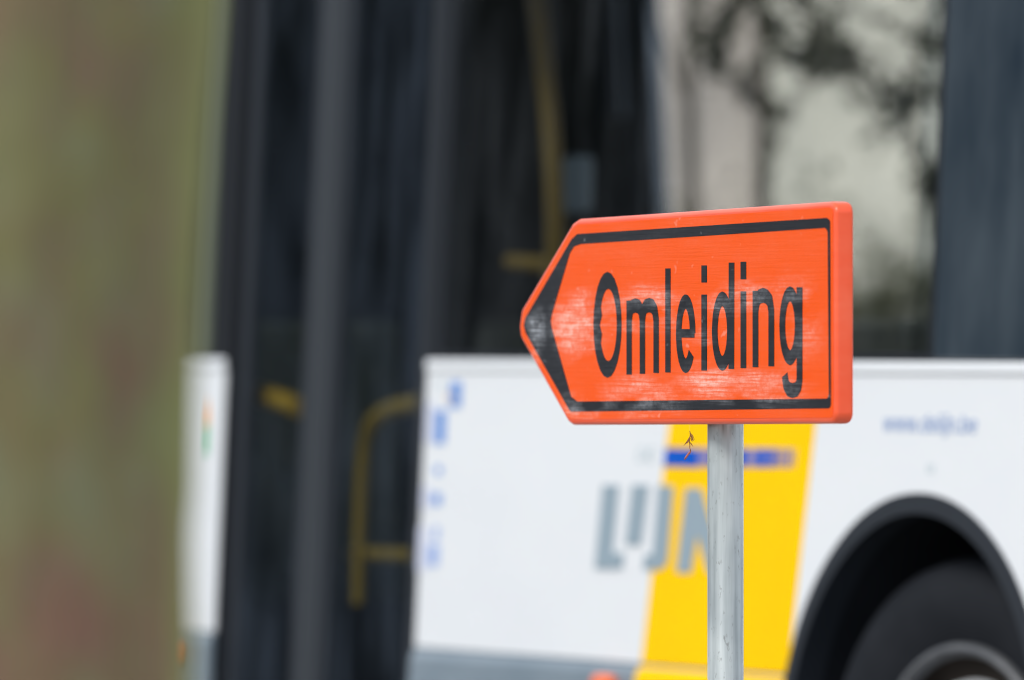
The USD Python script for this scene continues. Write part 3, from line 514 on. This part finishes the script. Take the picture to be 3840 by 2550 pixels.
# pole: galvanised steel with shallow rolled flats
MAT['galvanised'] = usdkit.material(stage, '/World/Looks/galvanised', {
    "tc": ("texture_coordinate", {}), "m1": ("mapping", {"scale": (60, 60, 3)}), "n1": ("noise_texture", {"scale": 1.0, "detail": 4.0, "roughness": 0.6}),
    "m2": ("mapping", {"scale": (150, 150, 55)}), "n2": ("noise_texture", {"scale": 1.0, "detail": 3.0, "roughness": 0.6}),
    "m3": ("mapping", {"scale": (8, 8, 5)}), "n3": ("noise_texture", {"scale": 1.0, "detail": 3.0}),
    "r1": ("rgb_ramp", {"ramp": [(0.25, (0.44, 0.485, 0.50)), (0.5, (0.64, 0.69, 0.70)), (0.75, (0.82, 0.87, 0.88))]}), "a2": ("map_range", {"from_min": 0.61, "from_max": 0.72, "to_min": 0.0, "to_max": 0.5, "clamp": True}),
    "mix": ("mix_color", {"blend_type": "mix", "b": (0.16, 0.15, 0.15)}), "mixg": ("mix_color", {"blend_type": "multiply", "fac": 0.5}), "r3": ("rgb_ramp", {"ramp": [(0.36, (0.50, 0.53, 0.56)), (0.62, (1, 1, 1))]}),
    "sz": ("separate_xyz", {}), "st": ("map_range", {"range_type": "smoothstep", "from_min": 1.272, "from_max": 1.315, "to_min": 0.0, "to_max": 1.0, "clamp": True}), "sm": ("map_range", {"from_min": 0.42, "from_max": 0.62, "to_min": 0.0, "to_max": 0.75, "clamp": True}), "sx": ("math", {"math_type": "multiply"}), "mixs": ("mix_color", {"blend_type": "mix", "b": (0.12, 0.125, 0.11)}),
    "rr": ("map_range", {"from_min": 0.3, "from_max": 0.7, "to_min": 0.36, "to_max": 0.52, "clamp": True}), "p": ("principled_bsdf", {"metallic": 0.45, "specular_ior_level": 0.5})},
    [("tc.object", "m1.vector"), ("m1.vector", "n1.vector"), ("tc.object", "m2.vector"), ("m2.vector", "n2.vector"), ("tc.object", "m3.vector"), ("m3.vector", "n3.vector"), ("n1.fac", "r1.fac"), ("n3.fac", "r3.fac"),
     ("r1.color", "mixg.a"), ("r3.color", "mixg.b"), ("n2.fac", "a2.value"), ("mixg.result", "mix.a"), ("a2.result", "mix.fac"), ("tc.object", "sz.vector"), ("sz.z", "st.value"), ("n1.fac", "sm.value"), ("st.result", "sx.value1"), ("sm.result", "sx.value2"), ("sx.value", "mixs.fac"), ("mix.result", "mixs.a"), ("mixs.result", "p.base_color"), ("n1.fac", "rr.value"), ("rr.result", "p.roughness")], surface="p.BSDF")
PR, PX, PY = .0340, -.188, TK + .0355
ang = np.linspace(0, 2 * np.pi, 96, endpoint=False); rr = PR * (1 - .022 * (0.5 - 0.5 * np.cos(8 * ang)))
zs = np.array([0.0, .4, .8, 1.1, 1.3, 1.5, 1.66]); v = np.vstack([np.stack([rr * np.cos(ang) + PX, rr * np.sin(ang) + PY, np.full(96, z)], 1) for z in zs])
f = [[i * 96 + j, i * 96 + (j + 1) % 96, (i + 1) * 96 + (j + 1) % 96] for i in range(6) for j in range(96)] + [[i * 96 + j, (i + 1) * 96 + (j + 1) % 96, (i + 1) * 96 + j] for i in range(6) for j in range(96)]
v = np.vstack([v, [PX, PY, 1.66]]); f += [[6 * 96 + j, 6 * 96 + (j + 1) % 96, len(v) - 1] for j in range(96)]
obj('pole', trimesh.Trimesh(v, f, process=False), 'galvanised', sign, 60)
for z in (1.41, 1.60):
    r0 = disc_ring(PR + .001, PR + .006, 24); e = trimesh.creation.extrude_polygon(r0, .03, engine='earcut'); e.apply_translation([PX, PY, z - .015])
    obj('pole_clamp', cat_([e, box(PX - .07, PX + .07, TK - .002, TK + .003, z - .015, z + .015)]), 'galvanised', sign)

# ------------------------------------------------------------------ dry conifer sprig hanging from the board's lower edge on a spider's thread
mottled('dry_twig', (0.20, 0.075, 0.035), (0.42, 0.17, 0.075), (300, 300, 300), 0.75, 0.2)
plain('dry_tip', (0.40, 0.13, 0.11), 0.7, 0.3)
plain('silk', (0.6, 0.6, 0.6), 0.4, 0.5)
sx, sy = 0.3918 - .19 * .3551 + .002, 15.4617 + .19 * .9348
tw = thing('conifer_sprig', 'tiny dry brown conifer sprig dangling on a thread under the orange sign', 'twig', (sx, sy, 0))
TW = lambda pts: np.array([((a + .19) * .3551, 0.0015 * math.sin(i * 1.7), b) for i, (a, b) in enumerate(pts)])
main = [(-.1916, 1.3035), (-.1891, 1.2983), (-.1897, 1.2937), (-.1929, 1.2871), (-.1922, 1.2815), (-.191, 1.2763), (-.1916, 1.2721), (-.1885, 1.2689), (-.1891, 1.2652), (-.1991, 1.2608), (-.2091, 1.256), (-.2191, 1.2507)]
p = curve(TW(main), 6); rad = np.interp(np.linspace(0, 1, len(p)), [0, .1, .6, .68, .8, .95, 1], [.0007, .0009, .0008, .0011, .0019, .0020, .0010])
obj('stem', tube(p, rad, 8), 'dry_twig', tw, smooth=True)
obj('bud', tube(p[-24:] + [0, -.0003, 0], np.interp(np.linspace(0, 1, 24), [0, .3, .8, 1], [.0006, .0019, .0020, .0009]), 8), 'dry_tip', tw, smooth=True)
for L in ([(-.1904, 1.2937), (-.2041, 1.2851), (-.2229, 1.276)], [(-.191, 1.2918), (-.2016, 1.2842), (-.2141, 1.2789)], [(-.1879, 1.2991), (-.1779, 1.2952), (-.1667, 1.2869)], [(-.1879, 1.2974), (-.1791, 1.2919), (-.1717, 1.2854)],
          [(-.1872, 1.2951), (-.1791, 1.2882), (-.1735, 1.2852)], [(-.1866, 1.29), (-.1816, 1.2858), (-.1785, 1.2835)], [(-.1904, 1.2824), (-.1829, 1.2792), (-.1742, 1.2742)], [(-.1929, 1.288), (-.1991, 1.2837), (-.2041, 1.2804)]):
    p = curve(TW(L), 6); obj('needle', tube(p, np.interp(np.linspace(0, 1, len(p)), [0, .5, 1], [.0005, .0009, .0003]), 6), 'dry_twig', tw, smooth=True)
obj('thread', tube([(-.0006, 0, 1.3032), (-.0004, 0, 1.3105), (0, 0, 1.3165)], .00006, 5), 'silk', tw)

# ------------------------------------------------------------------ mossy tree trunk close to the camera, left
MAT['mossy_bark'] = usdkit.material(stage, '/World/Looks/mossy_bark', {
    "tc": ("texture_coordinate", {}), "m1": ("mapping", {"scale": (7, 7, 5.0)}), "n1": ("noise_texture", {"scale": 1.0, "detail": 3.0, "roughness": 0.55}),
    "m2": ("mapping", {"scale": (16, 16, 7), "location": (3, 1, 7)}), "n2": ("noise_texture", {"scale": 1.0, "detail": 3.0, "roughness": 0.55}),
    "m4": ("mapping", {"scale": (60, 60, 20)}), "n4": ("noise_texture", {"scale": 1.0, "detail": 4.0, "roughness": 0.6}),
    "r1": ("rgb_ramp", {"ramp": [(0.34, (0.215, 0.120, 0.088)), (0.46, (0.200, 0.162, 0.098)), (0.55, (0.208, 0.194, 0.082)), (0.68, (0.225, 0.238, 0.145))]}),
    "r2": ("rgb_ramp", {"ramp": [(0.34, (0.215, 0.135, 0.105)), (0.50, (0.190, 0.172, 0.082)), (0.68, (0.232, 0.242, 0.155))]}),
    "mx": ("mix_color", {"blend_type": "mix", "fac": 0.35}),
    "rz": ("map_range", {"range_type": "smoothstep", "from_min": 1.40, "from_max": 1.10, "to_min": 0.0, "to_max": 0.9, "clamp": True}), "rn": ("map_range", {"from_min": 0.65, "from_max": 0.40, "to_min": 0.15, "to_max": 1.0, "clamp": True}), "rm": ("math", {"math_type": "multiply"}), "red": ("mix_color", {"blend_type": "mix", "b": (0.235, 0.125, 0.095)}),
    "sep": ("separate_xyz", {}), "at": ("math", {"math_type": "arctan2"}), "dv": ("math", {"math_type": "multiply_add", "value2": 0.35}), "mm": ("map_range", {"from_min": -0.44, "from_max": -0.04, "to_min": 0.0, "to_max": 1.0, "clamp": True, "range_type": "smoothstep"}),
    "moss": ("mix_color", {"blend_type": "mix", "b": (0.245, 0.252, 0.092)}), "mf": ("math", {"math_type": "multiply", "value2": 0.85}), "b": ("bump", {"strength": 0.8, "distance": 0.006}), "p": ("principled_bsdf", {"roughness": 0.92, "specular_ior_level": 0.15})},
    [("tc.object", "m1.vector"), ("m1.vector", "n1.vector"), ("tc.object", "m2.vector"), ("m2.vector", "n2.vector"), ("tc.object", "m4.vector"), ("m4.vector", "n4.vector"), ("n1.fac", "r1.fac"), ("n2.fac", "r2.fac"), ("r1.color", "mx.a"), ("r2.color", "mx.b"),
     ("tc.object", "sep.vector"), ("sep.y", "at.value1"), ("sep.x", "at.value2"), ("n2.fac", "dv.value1"), ("at.value", "dv.value3"), ("dv.value", "mm.value"), ("mm.result", "mf.value1"), ("mf.value", "moss.fac"), ("sep.z", "rz.value"), ("n1.fac", "rn.value"), ("rz.result", "rm.value1"), ("rn.result", "rm.value2"), ("rm.value", "red.fac"), ("mx.result", "red.a"), ("red.result", "moss.a"), ("moss.result", "p.base_color"),
     ("n4.fac", "b.height"), ("b.normal", "p.normal")], surface="p.BSDF")
TX, TY, TR = -.658, 9.45, .300
tk = thing('mossy_tree', 'thick mossy tree trunk in the left foreground, strongly out of focus', 'tree', (TX, TY, 0))
na, nz = 180, 220
A, Z = np.meshgrid(np.linspace(0, 2 * np.pi, na, endpoint=False), np.linspace(0, 4.2, nz), indexing='ij')
Rr = TR * (1 + .55 * np.exp(-Z / .28)) * (1 - .03 * (Z - 1.5)) ; X = Rr * np.cos(A) + 0.090 * np.log1p(np.exp((Z - 1.42) / .06)) * .06; Y = Rr * np.sin(A)
ridge = meshkit.fbm(np.stack([np.cos(A) * 5.5, np.sin(A) * 5.5, Z * 2.2], -1), 4, 21); deep = np.clip(np.abs(ridge - .5) * 5, 0, 1)
dr = .007 * deep - .004 + .002 * (meshkit.fbm(np.stack([np.cos(A) * 3, np.sin(A) * 3, Z * 1.1], -1), 3, 5) - .5)
X += dr * np.cos(A); Y += dr * np.sin(A)
i, j = np.meshgrid(np.arange(na), np.arange(nz - 1), indexing='ij'); i2 = (i + 1) % na
qd = np.stack([i * nz + j, i2 * nz + j, i2 * nz + j + 1, i * nz + j + 1], -1).reshape(-1, 4)
obj('trunk', (np.stack([X, Y, Z], -1).reshape(-1, 3), qd), 'mossy_bark', tk, True)
bl = [[(.05, 0, 4.0), (.3, .1, 4.8), (.9, .2, 5.6), (1.5, .1, 6.2)], [(.05, 0, 4.0), (-.2, -.3, 5.0), (-.7, -.6, 6.0), (-1.2, -.8, 6.8)], [(.05, 0, 3.9), (.05, .2, 5.2), (.1, .4, 6.6), (.0, .5, 8.0)]]
for L in bl:
    p = curve(L, 8); obj('limb', tube(p, np.linspace(.19, .05, len(p)), 12), 'mossy_bark', tk, True)
cr = np.random.default_rng(4); lp = [np.array(L[-1]) + cr.normal(0, 1, (700, 3)) * [.8, .8, .5] for L in bl]
obj('crown', leaves(np.vstack(lp), .09, cr), 'winter_leaf', tk, kind='stuff')
